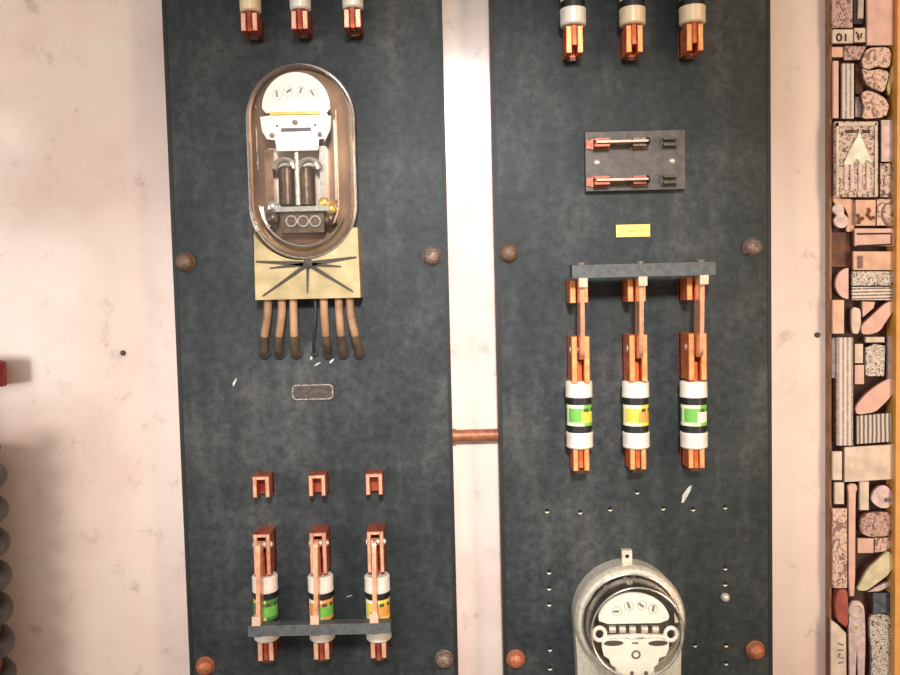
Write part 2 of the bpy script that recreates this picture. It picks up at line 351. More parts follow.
def triple_switch(name, label, poles, y_jaw, y_hinge, y_bottom, opened, cu, hinge_len=45, jaw_len=22, bar_ext=(10, 11)):
    """three-pole knife switch. poles: photo x of the clips at w=40"""
    p1 = at(poles[1], y_hinge, 30); p1.x = at(poles[1], y_hinge, 24).x; t = thing(name, label, 'switch', (p1.x, 0, p1.z))
    us = []; GP, TK = (4.0, 4.2) if opened else (3.2, 5.4)
    for x in poles:
        us.append((at(x, y_hinge, 24).x - p1.x) / S)
    vj = (at(poles[1], y_jaw, 28).z - p1.z) / S; vb = (at(poles[1], y_bottom, 26).z - p1.z) / S
    for u in us:
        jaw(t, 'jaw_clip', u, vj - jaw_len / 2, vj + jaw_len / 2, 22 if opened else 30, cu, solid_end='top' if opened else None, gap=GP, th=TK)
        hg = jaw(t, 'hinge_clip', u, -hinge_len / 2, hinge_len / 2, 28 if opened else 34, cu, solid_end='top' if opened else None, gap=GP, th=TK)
        q = MB(); q.lathe_u([(3.4, u - 9), (3.4, u + 9)], 9, 24, 12); q.lathe_u([(2, u + 8), (2, u + 10)], 9, 24, 10); o = q.build('hinge_pin', PALEMETAL, hg)
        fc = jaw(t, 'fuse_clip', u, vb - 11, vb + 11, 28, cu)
        q = MB(); q.box(u - 5, u + 5, vb - 15, vb - 10.4, 0, 24, 1); q.build('terminal_block', DARKMETAL, fc)
    # blades turn about the hinge pin at v=9, w=46
    pv, pw = 9, (36 if opened else 38); Lb = 68
    ang = math.radians(180 - 9) if opened else math.radians(3)
    ca, sa = math.cos(ang), math.sin(ang)
    def T(a, c):   # a along blade from the pin, c across (positive = outer edge)
        d = (ca, sa); nrm = (-sa, ca) if not opened else (sa, -ca)
        return (pv + a * d[0] + c * nrm[0], pw + a * d[1] + c * nrm[1])
    BH = 7 if opened else 9
    for u in us:
        pts = [T(BH * math.cos(PI/2 + PI*k/8), BH * math.sin(PI/2 + PI*k/8)) for k in range(9)] + [T(Lb - 12, -BH), T(Lb - 8, -6), T(Lb, -6), T(Lb, 8), T(Lb - 12, BH)]
        q = MB(); q.sideprism(pts, u - 2.0, u + 2.0, 0.5); bl = q.build('blade', BLADECU, t)
        q = MB(); q.sideprism([T(Lb - 7, 5), T(Lb + 1.5, 5), T(Lb + 1.5, 14.5), T(Lb - 7, 14.5)], u - 4, u + 4, 0.8); q.build('blade_lug', mat('pale_copper_lug', (232, 196, 168), .35, .5, .05), bl)
    q = MB(); a0, a1 = (Lb + 1.5, Lb + (11.5 if opened else 13.5))
    q.sideprism([T(a0, -4), T(a1, -4), T(a1, 13), T(a0, 13)], us[0] - bar_ext[0], us[2] + bar_ext[1], 2.2)
    cb = q.build('crossbar', BARMAT, t)
    for u in us:
        d0 = T(a1 - .3, 3); d1 = T(a1 + 2.2, 3)
        q = MB(); q.tube([(u, d0[0], d0[1]), (u, d1[0], d1[1])], 4, 12); q.build('bar_screw', GREYBOLT, cb)
    return t, us

# right panel, closed switch
SW2, us2 = triple_switch('knife_switch', 'closed three-pole copper knife switch with dark crossbar on top, on the right slate panel', (579, 636, 694.5), 290, 358, 458, False, COPPER)
g2 = 'fuses below the closed knife switch'
for i, (x, pal, lb) in enumerate(((580, 'green', 'green-labelled cartridge fuse under the left blade of the closed knife switch'),
                        (637.5, 'yellow', 'yellow-labelled cartridge fuse under the middle blade of the closed knife switch'),
                        (696, 'pale', 'green and white labelled cartridge fuse under the right blade of the closed knife switch'))):
    t = fuse(x, 414, lb, pal, 33, 13, 16, COPPER, FERRULE, g2)
    t.location.x = SW2.location.x + us2[i] * S
# left panel, open switch
SW1, us1 = triple_switch('knife_switch', 'open three-pole copper knife switch with blades and dark crossbar hanging down, left slate panel', (263, 319, 376), 487, 554, 648, True, REDCOPPER, 41, 21, (8, 15))
g1 = 'fuses behind the open knife switch'
for i, (x, pal, lb) in enumerate(((262, 'deep', 'deep green labelled fuse behind the left hanging blade of the open knife switch'),
                        (319, 'orange', 'orange and green labelled fuse behind the middle hanging blade of the open knife switch'),
                        (376, 'yellow', 'yellow-labelled fuse behind the right hanging blade of the open knife switch'))):
    t = fuse(x, 606.5, lb, pal, 32.5, 12.5, 16, REDCOPPER, FERRULE, g1)
    t.location.x = SW1.location.x + us1[i] * S
# fuses cut by the top of the photo
order = ('leftmost', 'middle', 'rightmost')
for i, (x, y, fm) in enumerate(((249.5, 11, FERRULEC), (299.5, 9, FERRULE), (352, 7.5, FERRULE))):
    o = ('cream-capped cartridge fuse, leftmost', 'white-capped cartridge fuse, middle', 'white-capped cartridge fuse, rightmost')[i]
    t = fuse(x, y - 30, o + ' of three at the top edge of the left slate panel', ('orange', 'green', 'yellow')[i], 30, 10, 13.5, REDCOPPER, fm, 'fuses at the top of the left panel')
    k = clip_thing(x + .4, y + 10, 'reddish copper clip holding the %s fuse at the top of the left panel' % order[i], REDCOPPER, 17, 28, 'fuse clips at the top of the left panel')
    k.location.x = t.location.x
for i, (x, y) in enumerate(((572.5, 24.5), (632, 24), (692, 22.5))):
    t = fuse(x, y - 33, '%s of three white-capped cartridge fuses cut off at the top of the right slate panel' % order[i], 'green', 33, 12.3, 16, COPPER, FERRULE if i == 0 else FERRULEC, 'fuses at the top of the right panel')
    k = clip_thing(x, y + 14, 'orange copper clip holding the %s fuse at the top of the right panel' % order[i], COPPER, 25, 28, 'fuse clips at the top of the right panel')
    k.location.x = t.location.x

# ------------------------------------------------------------------ long glass meter (left panel)
def star(q, cu, cv, w, R, n=20): q.ring(cu, cv, w, R, 0.24, n, 5)
mc = at(304, 121.5); mb = at(304, 206.5); mz = (mc.z + mb.z) / 2; LL = (mc.z - mb.z) / 2 / S
M1 = thing('glass_meter', 'long round-ended glass electricity meter with white dial and olive wiring box, left slate panel', 'meter', ((mc.x + mb.x) / 2, 0, mz))
q = MB(); q.lathe_w([(52, 0), (53.5, 1), (53.5, 8), (52, 10), (49.5, 10.5), (49.5, 4)], L=LL, n=32); q.build('base', BROWNMETAL, M1)
q = MB(); q.lathe_w([(49.3, 4.2), (49.3, 5)], L=LL, n=32); q.build('back_plate', mat('inner_back_plate', (128, 100, 80), 0.25, 0.7, 0.12, 25), M1)
q = MB(); q.lathe_w([(51.6, 10.5), (51.6, 13), (48.8, 14), (48.2, 24), (46.6, 33), (43.6, 39), (39.5, 43), (34, 45), (20, 46), (3, 46.4)], L=LL, n=40, cap0=False); q.build('glass_cover', GLASS, M1, solid=1.2)
q = MB(); q.ring(0, LL, 12, 51.5, 1.6, 40, 8, 1, 0, PI); q.ring(0, -LL, 12, 51.5, 1.6, 40, 8, 1, PI, 2*PI); q.tube([(-51.5, -LL, 12), (-51.5, LL, 12)], 1.6, 8); q.tube([(51.5, -LL, 12), (51.5, LL, 12)], 1.6, 8)
q.build('sealing_rim', STEEL, M1)
def mloc(M, px, py, w): p = at(px, py, w); return ((p.x - M.location.x) / S, (p.z - M.location.z) / S)
def poly_m(M, pts, w): return [mloc(M, x, y, w) for x, y in pts]
w = 30
arc = [(296 + 34 * math.cos(a), 107 - 35 * math.sin(a)) for a in [PI * k / 20 for k in range(21)]]
q = MB(); q.prism(poly_m(M1, arc + [(262.5, 109), (266, 113), (327, 112), (330.5, 108)], w), w - 2, w, .4); dp = q.build('dial_plate', DIAL, M1)
for x, y, a in ((277, 95, 35), (288, 91.5, -30), (300.5, 91.5, 10), (313, 94, 60)):
    u, v = mloc(M1, x, y, w); q = MB(); star(q, u, v, w, 4.6)
    d = Vector((math.cos(math.radians(a + 60)), math.sin(math.radians(a + 60)))) * 3.6
    q.tube([(u - d.x * .5, v - d.y * .5, w + .8), (u + d.x, v + d.y, w + .8)], 1.0, 6); q.build('pointer_dial', mat('grey_ink', (150, 148, 150), .5), dp)
q = MB(); q.prism(poly_m(M1, [(270, 112), (325, 111), (325, 114), (270, 115)], w + 1), w - 1, w + 1.5, .4); q.build('brass_strip', YBRASS, M1)
q = MB(); q.prism(poly_m(M1, [(260, 117), (270, 115.5), (324, 114.5), (331, 116), (330, 130), (326, 138), (319, 139), (318, 150), (277, 151), (275, 140), (267, 139), (262, 131)], w), w - 2, w, .4); np_ = q.build('name_plate', DIAL, M1)
q = MB(); q.prism(poly_m(M1, [(281, 128.3), (311, 127.5), (311, 131), (281, 132)], w), w, w + .3); q.build('disc_slot', mat('slot_grey', (84, 82, 92), .5), np_, smooth=False)
for x, y, r in ((272, 135.5, 2.4), (320, 134.5, 2.4), (295, 122.5, 2.6), (277, 126, 1.2), (315, 125, 1.2)):
    u, v = mloc(M1, x, y, w); q = MB(); q.lathe_w([(r, w), (r*.9, w + 1.2), (r*.3, w + 1.5)], u, v, 8); q.build('screw', GREYBOLT, np_)
# mechanism under the plate
def cyl(M, px, py0, py1, r, wc, mt, name, n=24):
    u0, v0 = mloc(M, px, py0, wc); u1, v1 = mloc(M, px, py1, wc)
    q = MB(); q.lathe_v([(r - 1, v0), (r, v0 - 1), (r, v1 + 1), (r - 1, v1)], u0, wc, n); return q.build(name, mt, M)
u0, v0 = mloc(M1, 268, 148, 7); u1, v1 = mloc(M1, 326, 207, 7); q = MB(); q.box(u0, u1, v1, v0, 4, 7, 1); q.build('reflector_plate', mat('brushed_reflector', (196, 180, 166), .3, .7, .1, 40), M1)  # reflector plate added to brighten the space behind the mechanism
cyl(M1, 287, 168, 206, 8.5, 18, DARKMETAL, 'coil_core'); cyl(M1, 306, 168, 206, 8.5, 18, DARKMETAL, 'coil_core')
cyl(M1, 296.5, 152, 206, 3.0, 27, STEEL, 'spindle')
for x in (285, 309):
    u, v = mloc(M1, x, 170, 26); q = MB(); q.ring(u, v, 26, 10, 3, 18, 8, 1, 0.1, PI - .1); q.build('magnet', STEEL, M1)
u0, v0 = mloc(M1, 264, 150, 22); u1, v1 = mloc(M1, 274, 206, 22); q = MB(); q.box(u0, u1, v1, v0, 5, 22, 1.2); q.build('frame_post', BROWNMETAL, M1)
u0, v0 = mloc(M1, 319, 146, 20); u1, v1 = mloc(M1, 327, 204, 20); q = MB(); q.box(u0, u1, v1, v0, 5, 20, 1.2); q.build('frame_post', STEEL, M1)
u0, v0 = mloc(M1, 333, 120, 12); u1, v1 = mloc(M1, 336.5, 200, 12); q = MB(); q.box(u0, u1, v1, v0, 5, 12, .8); q.build('side_rail', STEEL, M1)
u0, v0 = mloc(M1, 275, 207, 28); u1, v1 = mloc(M1, 329, 210.5, 28); q = MB(); q.box(u0, u1, v1, v0, 5, 28, 1); q.build('shelf', STEEL, M1)
for x, y, r, mm in ((272, 207, 6, STEEL), (324, 203, 5.5, BRASS), (331, 209, 5, BRASS), (272, 218, 6, DARKMETAL), (330, 219, 6, DARKMETAL)):
    u, v = mloc(M1, x, y, 24); q = MB(); q.lathe_w([(r*.7, 5), (r*.7, 18), (r, 19), (r, 25), (r*.6, 27), (.5, 27.4)], u, v, 14); q.build('adjusting_screw', mm, M1)
u0, v0 = mloc(M1, 280, 212, 22); u1, v1 = mloc(M1, 324, 232, 22); q = MB(); q.box(u0, u1, v1, v0, 5, 21, 3); bx_ = q.build('lower_magnet', DARKMETAL, M1)
for x in (291, 303, 315):
    u, v = mloc(M1, x, 221, 24); q = MB(); q.ring(u, v, 22, 5, 1.2, 16, 6); q.build('winding_ring', STEEL, bx_)
q = MB(); q.ring(0, -LL, 14, 40, 1.3, 30, 8, 1, PI * 1.1, PI * 1.9); q.build('lower_rim', STEEL, M1)
# wiring box with curved top
W0 = 24
bl_, br_ = mloc(M1, 255.5, 301, W0), mloc(M1, 360.5, 296.5, W0); tl_, tr_ = mloc(M1, 254, 232, W0), mloc(M1, 358, 228, W0)
vb_ = (bl_[1] + br_[1]) / 2
cut = []
for k in range(17):
    a = PI + 0.16 * PI + (0.68 * PI) * k / 16
    cut.append((54.2 * math.cos(a), -LL + 54.2 * math.sin(a)))
pts = [(bl_[0], vb_), (br_[0], vb_), (br_[0] - 1, cut[-1][1] + 2), (cut[-1][0] + 1, cut[-1][1] + 2)] + cut[::-1] + [(bl_[0] + 0.5, cut[0][1] + 2)]
q = MB(); q.prism(pts, 0, W0, 1.0, 1); TBX = q.build('wiring_box', OLIVE, M1)
cu_, cv_ = mloc(M1, 308, 264, W0)
for x, y, wd in ((256, 261.5, 2.4), (270, 268, 1.8), (263, 296, 1.9), (307.5, 293, 1.5), (353, 291.5, 1.9), (341, 266.5, 1.8), (356.5, 257, 2.4)):
    u, v = mloc(M1, x, y, W0); d = Vector((u - cu_, v - cv_)).normalized(); n_ = Vector((-d.y, d.x)) * wd
    q = MB(); q.prism([(cu_ - n_.x + d.x * 3, cv_ - n_.y + d.y * 3), (u - n_.x * .3, v - n_.y * .3), (u + n_.x * .3, v + n_.y * .3), (cu_ + n_.x + d.x * 3, cv_ + n_.y + d.y * 3)], W0, W0 + 1.6, .3, 1); q.build('rib', RIBSHADE, TBX)  # ribs coloured dark for the shadow beneath them
q = MB(); q.lathe_w([(5, W0), (4.6, W0 + 1.8), (2, W0 + 2.6)], cu_, cv_, 12); q.build('boss', RIBSHADE, TBX)
for k, (x0, x1, r) in enumerate(((268, 264, 4), (282, 279, 4), (293.5, 296, 4), (315.5, 314, 1.6), (324, 328, 4), (339, 343, 4), (350, 359, 4))):
    u0, _ = mloc(M1, x0, 305, 14); u1, v1 = mloc(M1, x1, 354, 3); vt = vb_
    P = [(u0, vt + 4, 14), (u0, vt - 6, 14.5)]
    for j in range(1, 13):
        s_ = j / 12; e = s_ * s_ * (3 - 2 * s_)
        P.append((u0 + (u1 - u0) * e, vt - 6 + (v1 - vt + 6) * min(1, s_ * 1.05), 14.5 - 16.5 * s_ ** 3.2))
    q = MB(); q.tube(P, r, 10); wr = q.build('lead_wire', DARKWIRE if k == 3 else WIRE, M1)
    if k != 3: q = MB(); q.tube(P[8:], [r + .15] + [r + .5] * (len(P) - 9), 10); q.build('dark_wire_end', mat('dark_brown_insulation', (74, 58, 42), .7, 0, .25, 60), wr)  # darker brown tube over the lower part of the tan wires
    q = MB(); q.lathe_w([(r + 2, 0), (r + 1.8, 1.8), (r + .4, 2.4)], u1, v1, 14); q.build('bushing', RUBBER, wr)

# small tag outline below the wires
tl, rb = at(291, 384.5, 2), at(334, 400, 2); wd, ht = (rb.x - tl.x) / S / 2, (tl.z - rb.z) / S / 2
T = thing('name_tag', 'small dark oblong tag with a worn pale border under the meter wires, left slate panel', 'tag', ((tl.x + rb.x) / 2, 0, (tl.z + rb.z) / 2))
def rrect(a, b_, r, n=5): return [(sx * (a - r) + r * math.cos(t0 + k * PI / 2 / n), sy * (b_ - r) + r * math.sin(t0 + k * PI / 2 / n)) for sx, sy, t0 in ((1, 1, 0), (-1, 1, PI/2), (-1, -1, PI), (1, -1, 1.5*PI)) for k in range(n + 1)]
q = MB(); q.prism(rrect(wd, ht, 4), 0, 1.4, .3, 1); q.build('plate', mat('dark_tag_metal', (74, 66, 60), .5, .3, .2, 200), T)
o = [(u, v, 1.6) for u, v in rrect(wd - 1.2, ht - 1.2, 4)]; q = MB(); q.tube(o + [o[0], o[1]], .75, 6); q.build('border', mat('worn_tag_border', (150, 138, 126), .45, .3, .35, 400), T)

# brass tag, right panel
tl, rb = at(616, 225, 1), at(650, 236.5, 1); wd, ht = (rb.x - tl.x) / S / 2, (tl.z - rb.z) / S / 2
T = thing('brass_tag', 'small plain yellow brass tag above the closed knife switch, right slate panel', 'tag', ((tl.x + rb.x) / 2, 0, (tl.z + rb.z) / 2))
q = MB(); q.box(-wd, wd, -ht, ht, 0, 1.6, .5); q.build('plate', mat('yellow_brass', (238, 200, 112), .4, .35, .05, 200), T)
q = MB(); q.box(-wd + 4, wd - 4, -1.2, 1.6, 1.6, 1.8); q.build('worn_engraving', mat('worn_brass', (222, 172, 92), .45, .35, .12, 500), T, smooth=False)

# ------------------------------------------------------------------ small two-pole switch on its own base (right panel)
tl, rb = at(585, 132.5, 8), at(685, 189, 8); wd, ht = (rb.x - tl.x) / S / 2, (tl.z - rb.z) / S / 2
T = thing('small_knife_switch', 'small two-bladed knife switch on a brown rectangular base above the brass tag', 'switch', ((tl.x + rb.x) / 2, 0, (tl.z + rb.z) / 2))
q = MB(); q.box(-wd, wd, -ht, ht, 0, 9, 1.4); q.build('base_plate', HARDRUB, T)
def sl(px, py, w): p = at(px, py, w); return ((p.x - T.location.x) / S, (p.z - T.location.z) / S)
for y in (142.5, 180.5):
    u0, v0 = sl(602, y, 20); u1, v1 = sl(640, y, 20); u2, _ = sl(670, y, 16)
    mt = REDBR
    def hj(name, u, w_, mt, ln=7):
        q = MB(); q.box(u - ln, u + ln, v0 - 5, v0 + 5, 9, 11.5, .6)
        for sg in (-1, 1):
            x0, x1 = sorted((v0 + sg * 1.7, v0 + sg * 4)); q.box(u - ln * .8, u + ln * .8, x0, x1, 10, w_, .5)
        q.build(name, mt, T)
    hj('hinge_clip', u0, 22, REDBR, 9); hj('jaw_clip', u1, 20, REDBR if y > 150 else GREYBOLT, 8); hj('end_clip', u2, 18, mat('dark_green_bronze', (78, 76, 60), .4, .5, .2, 200), 8)
    q = MB(); q.box(u0 - 6, u1 + 7, v0 - 1.0, v0 + 1.0, 13, 25, .3); bl = q.build('blade', mat('worn_brass_blade', (206, 172, 150), .32, .5, .1, 80), T)
    q = MB(); q.tube([(u1 + 7, v0, 20), (u1 + 9, v0, 20)], [4.5, 3.2], 10); q.build('grip', RUBBER, bl)
    for uu in (u0 - 9.6,):
        q = MB(); q.box(uu - 4, uu + 2, v0 - 4, v0 + 4, 9, 11, .5); q.build('terminal', REDBR, T)
for x, y in ((597, 162.5), (672, 161)):
    u, v = sl(x, y, 10); q = MB(); q.lathe_w([(3.2, 9), (3, 10.2), (2, 11.4), (.4, 11.8)], u, v, 12); q.box(u - 2.4, u + 2.4, v - .4, v + .4, 10.5, 11.6); q.build('screw', PALEMETAL, T)

# ------------------------------------------------------------------ round meter (right panel, cut by the bottom edge)
p0 = at(630, 620, 24)
M2 = thing('round_meter', 'round glass-fronted electricity meter in a silver housing at the bottom of the right slate panel', 'meter', (p0.x, 0, p0.z))
body = [(54 * math.cos(PI * k / 28), 54 * math.sin(PI * k / 28)) for k in range(29)] + [(-52, -40), (-50, -120), (50, -120), (52, -40)]
q = MB(); q.prism(body, 0, 18, 2.5, 3); q.build('housing', ALU, M2)
q = MB(); q.lathe_w([(54.6, 16), (55, 20), (54.5, 25), (52, 28), (48, 28.5), (46.5, 26), (46.5, 18)], n=36, cap0=False, cap1=False); q.build('rim', ALU, M2)
q = MB(); q.ring(0, 0, 28, 47.6, 1.5, 44, 8); q.build('inner_lip', STEEL, M2)
q = MB(); q.lathe_w([(46.6, 18.2), (46.6, 19)], n=30); q.build('inner_well', mat('meter_well', (64, 58, 44), .35, .5, .3, 70), M2)
q = MB(); q.lathe_w([(46.4, 19), (46.2, 24), (45, 44), (43.6, 54), (40, 60), (30, 62.5), (15, 63.5), (2, 63.7)], n=36, cap0=False); q.build('glass_cover', GLASS, M2, solid=1.2)
q = MB(); q.ring(0, 0, 55, 43.8, 1.1, 44, 8); q.build('front_ring', STEEL, M2)
q = MB(); q.prism([(-5, 50), (5, 50), (5, 67), (-5, 67)], 8, 15, 1); lg = q.build('seal_lug', ALU, M2)
q = MB(); q.lathe_w([(2, 15), (1.8, 15.4)], 0, 61, 10); q.build('lug_hole', HOLE, lg)
for dx, dy, rr in ((-4, 47.6, 3), (3.5, 47.8, 3.4), (10, 46, 2.6), (-24, 39, 3), (27, 37, 2.6)):
    q = MB(); q.lathe_w([(rr, 19), (rr, 24.5), (rr * .5, 25.6)], dx, dy - 6, 10); q.build('well_screw', DARKMETAL, M2)
w = 50
arc = [(634 + 36 * math.cos(a), 622 - 29 * math.sin(a)) for a in [PI * (0.06 + .88 * k / 24) for k in range(25)]]
q = MB(); q.prism(poly_m(M2, arc + [(599, 621), (608, 624), (660, 623), (668, 620)], w), w - 3, w, .5); dp = q.build('dial_plate', DIALC, M2)
for x, y, a in ((617, 611, 90), (629, 606, 20), (642, 605.5, 50), (653, 609, -10)):
    u, v = mloc(M2, x, y, w); q = MB(); star(q, u, v, w, 4.4); d = Vector((math.cos(math.radians(a + 90)), math.sin(math.radians(a + 90)))) * 3.6
    q.tube([(u - d.x * .5, v - d.y * .5, w + .8), (u + d.x, v + d.y, w + .8)], 1.0, 6); q.build('pointer_dial', mat('dial_grey_ink', (110, 106, 100), .5), dp)
w = 44
q = MB(); q.prism(poly_m(M2, [(603, 624), (666, 622.5), (668, 634), (602, 636)], w), w - 18, w, 1); rg = q.build('register_frame', DARKMETAL, M2)
for x in (612, 622, 632, 644, 655):
    u, v = mloc(M2, x, 629, w); q = MB(); q.lathe_u([(3.6, u - 3), (3.6, u + 3)], v, w, 14); q.build('number_wheel', ALU, rg)
u0, v0 = mloc(M2, 636, 633, 40); q = MB(); q.lathe_v([(37, v0 - .8), (37.5, v0), (37, v0 + .8)], u0, 14, 40); q.build('rotor_disc', STEEL, M2)
w = 48
# pale bracket with the two end loops and the stepped plate
for x, sg in ((599.5, -1), (671, 1)):
    u, v = mloc(M2, x, 634, w); q = MB(); q.ring(u, v, w, 5.6, 1.9, 18, 8, 1.1); q.build('end_loop', DIALC, M2)
pl = [(602, 640), (607, 636), (634, 634.5), (664, 635), (669, 638), (669, 648), (666, 656), (659, 658), (658, 664), (654, 667), (654, 700), (616, 700), (616, 668), (611, 665), (609, 659), (604, 656), (602, 648)]
q = MB(); q.prism(poly_m(M2, pl, w), w - 3, w, .6); sp = q.build('name_plate', DIALC, M2)
q = MB(); q.tube([(*mloc(M2, 603, 642, w), w + .6), (*mloc(M2, 608, 637, w), w + .6), (*mloc(M2, 634, 635.5, w), w + .6), (*mloc(M2, 663, 636.5, w), w + .6), (*mloc(M2, 668, 641, w), w + .6)], 1.5, 8); q.build('bead', DIAL, sp)
for x in (613.5, 658):
    u, v = mloc(M2, x, 643.2, w); q = MB(); q.prism([(u + 9.5 * math.cos(2*PI*k/16), v + 2.7 * math.sin(2*PI*k/16)) for k in range(16)], w, w + .35); q.build('slot', mat('slot_shadow_paint', (70, 64, 52), .6), sp, smooth=False)
u, v = mloc(M2, 636, 654.5, w); q = MB(); q.ring(u, v, w + .4, 3.6, .9, 16, 6); q.build('rivet', GREYBOLT, sp)
u, v = mloc(M2, 635, 643, w); q = MB(); q.box(u - 3, u + 3, v - .7, v + .7, w, w + .5); q.build('mark', GREYBOLT, sp, smooth=False)
for x, y in ((632, 673), (646, 673)):
    u, v = mloc(M2, x, y, w); q = MB(); q.lathe_w([(2, w), (1.6, w + 1)], u, v, 8); q.build('rivet', GREYBOLT, sp)

# ------------------------------------------------------------------ wall bits
for px, py, r, lb in ((122.5, 353, 2.7, 'dark nail head in the pale wall left of the left slate panel'), (818, 335, 2.8, 'dark nail head in the peach wall beside the tray of printing blocks')):
    p = at(px, py, WB + 2); q = MB(); q.lathe_w([(1.5, -12), (1.5, 0), (r, .2), (r, 1.6), (r * .6, 2.8), (.4, 3)], 0, 0, 10)
    tag(q.build('nail', mat('old_nail', (74, 58, 50), .5, .3, .2), loc=(p.x, -WB * S, p.z)), lb, 'nail')

# coiled hose at the left edge
cx, cy = at(-67.5, 650, 20), at(-78, 450, 20)
q = MB(); P = []; turns = 9; n = 40; R = 71
top = at(-78, 447, 20)
for k in range(turns * n + 1):
    f = k / n; a = 2 * PI * f
    cxx = (top.x + (cx.x - cy.x) * (f * 36 / 200)) / S
    P.append((cxx + R * math.cos(a), top.z / S - f * 33.5, 24 + R * 0.58 * math.sin(a)))
q.tube(P, 9.5, 12)
CO = thing('coiled_hose', 'glossy black coiled hose standing at the lower left edge of the photo', 'hose', (0, 0, 0)); q.build('coil', BLACKPL, CO)
q = MB(); ze = (top.x / S) + 4
q._poly([[(ze + 62 * math.cos(2*PI*k/40), vv, 24 + 38 * math.sin(2*PI*k/40)) for k in range(40)] for vv in (top.z / S - 320, top.z / S - 2)]); q.build('shade_core', mat('brown_bounce', (120, 66, 40), .6, 0, .15, 40), CO)  # unseen core, widened to shade the wall and browned to tint that shadow
q = MB(); q.lathe_v([(18, top.z / S - 4), (18, top.z / S + 62)], ze, 8, 16); q.build('neck', BLACKPL, CO)
p = at(-55, 377, 24); q = MB(); q.lathe_v([(30, -15), (43, -13), (43.5, 11), (40, 13), (12, 14)], 0, 0, 32)
CAPO = q.build('end_cap', REDPL, CO); CAPO.location = (p.x, 4 * S, p.z); CAPO.scale = (1, .48, 1)

# ------------------------------------------------------------------ tray of printing blocks (right edge)
TY = -WB * S
l0, l1, r0, r1 = at(825.3, 337.5, WB).x, at(831.5, 337.5, WB + 10).x, at(896.3, 337.5, -6).x, at(916, 337.5, -6).x
TR = thing('type_tray', 'shallow wooden wall tray at the right edge, packed with metal printing blocks', 'tray', ((l0 + r1) / 2, TY, 0))
def tb(x0, x1, w0, w1, mt, name, v0=-560, v1=560, bev=1):
    q = MB(); q.box((x0 - TR.location.x) / S, (x1 - TR.location.x) / S, v0, v1, w0, w1, bev); return q.build(name, mt, TR)
tb(l1, r0, 0, 4, DARKWOOD, 'back_board'); tb(l0, l1, 0, 10, WOOD, 'left_rail'); tb(r0, r1, 0, 22, YWOOD, 'right_rail')
BK = 4.0   # back board height above the wall (w runs from the wall here)
def block(pts, face, label, w=22, name='printing_block', cat='printing block', mount=BWOOD, hole=None, extra=None, foot=0.0, group='printing blocks in the wall tray'):
    """pts: outline in photo pixels of the printing face; w: face height above the wall"""
    if 6 <= len(pts) <= 13:      # cast plates have softened corners
        o_ = pts; pts = []
        for a_, b_ in zip(o_, o_[1:] + o_[:1]): pts += [(a_[0]*.82 + b_[0]*.18, a_[1]*.82 + b_[1]*.18), (a_[0]*.18 + b_[0]*.82, a_[1]*.18 + b_[1]*.82)]
    w = BK + (w - BK) * 0.62; ws = w + WB
    P3 = [at(x, y, ws) for x, y in pts]; cx_ = sum(p.x for p in P3) / len(P3); cz_ = sum(p.z for p in P3) / len(P3)
    t = thing(name, label, cat, (cx_, TY, cz_), group)
    loc = [((p.x - cx_) / S, (p.z - cz_) / S) for p in P3]
    ar = sum(a[0] * b_[1] - b_[0] * a[1] for a, b_ in zip(loc, loc[1:] + loc[:1]))
    if ar < 0: loc = loc[::-1]
    q = MB(); q.prism([(u * .97, v * .97) for u, v in loc], BK, w - 3, .4, 1); q.build('mount', mount, t)
    q = MB(); q.prism(loc, w - 3, w, .7, 1); pl_ = q.build('printing_face', face, t)
    if extra: extra(t, pl_, lambda x, y: ((at(x, y, ws).x - cx_) / S, (at(x, y, ws).z - cz_) / S), w)
    return t
def rc(x0, y0, x1, y1, sk=0): return [(x0, y0), (x1, y0 - sk), (x1, y1 - sk), (x0, y1)]
def disc(cx_, cy_, rx, ry=None, n=20, a0=0, a1=2*PI): ry = ry or rx; return [(cx_ + rx * math.cos(a0 + (a1 - a0) * k / n), cy_ + ry * math.sin(a0 + (a1 - a0) * k / n)) for k in range(n + (0 if a1 - a0 > 6.2 else 1))]
def stroke(name, lines, r, mt):
    def f(t, pl_, M, w):
        q = MB()
        for ln in lines: q.tube([(*M(x, y), w + .1) for x, y in ln], r, 6)
        q.build(name, mt, pl_)
    return f
K_INK = mat('plate_ink', (62, 44, 44), .6, 0, .2, 300); G_INK = mat('plate_grey_ink', (136, 122, 120), .6, 0, .2, 300)
block(rc(832.5, -24, 852.5, 27.5), F_ENGP, 'mauve engraved block at the top left of the tray', 20)
block(rc(853.5, -24, 866.5, 24), mat('black_plate', (40, 26, 24), .5, .1, .2), 'black block with one pale upright stroke at the top of the tray', 16, extra=stroke('raised_stroke', [[(860.3, -20), (860.3, 3), (859.8, 19)]], 3.0, F_CREAM))
block(rc(833, 29.5, 853, 43), F_CREAM, 'pale block with a small upright numeral near the tray top, left', 21, extra=stroke('numeral', [[(845.5, 34), (845.5, 41)], disc(839, 37.5, 2.4, 3.4, 12) + [(841.4, 37.5)]], .9, K_INK))
block(rc(854.5, 28, 865.5, 42), F_CREAM, 'small pale block with a dark zigzag mark near the tray top', 20, extra=stroke('zigzag', [[(856, 32), (859, 36), (862, 33), (861, 38), (857, 36), (859, 40)]], .8, K_INK))
block(rc(867.5, -24, 893.5, 45), F_PLAIN, 'large blank pink block at the top right of the tray', 24)
block(rc(832, 47, 843.5, 57), F_PEACH, 'small bare orange block at the left rail, under the numeral block', 14, mount=WOOD)
block([(844.5, 46), (866, 46.5), (860, 59.5), (844.5, 60)], F_ENGP, 'mauve slant-ended block beneath the zigzag block', 17)
block([(868, 48), (888, 47), (892, 55), (889, 68), (876, 66), (868, 70), (862, 66), (863, 57)], F_SOFT, 'irregular ornament plate just under the large blank pink block', 22)
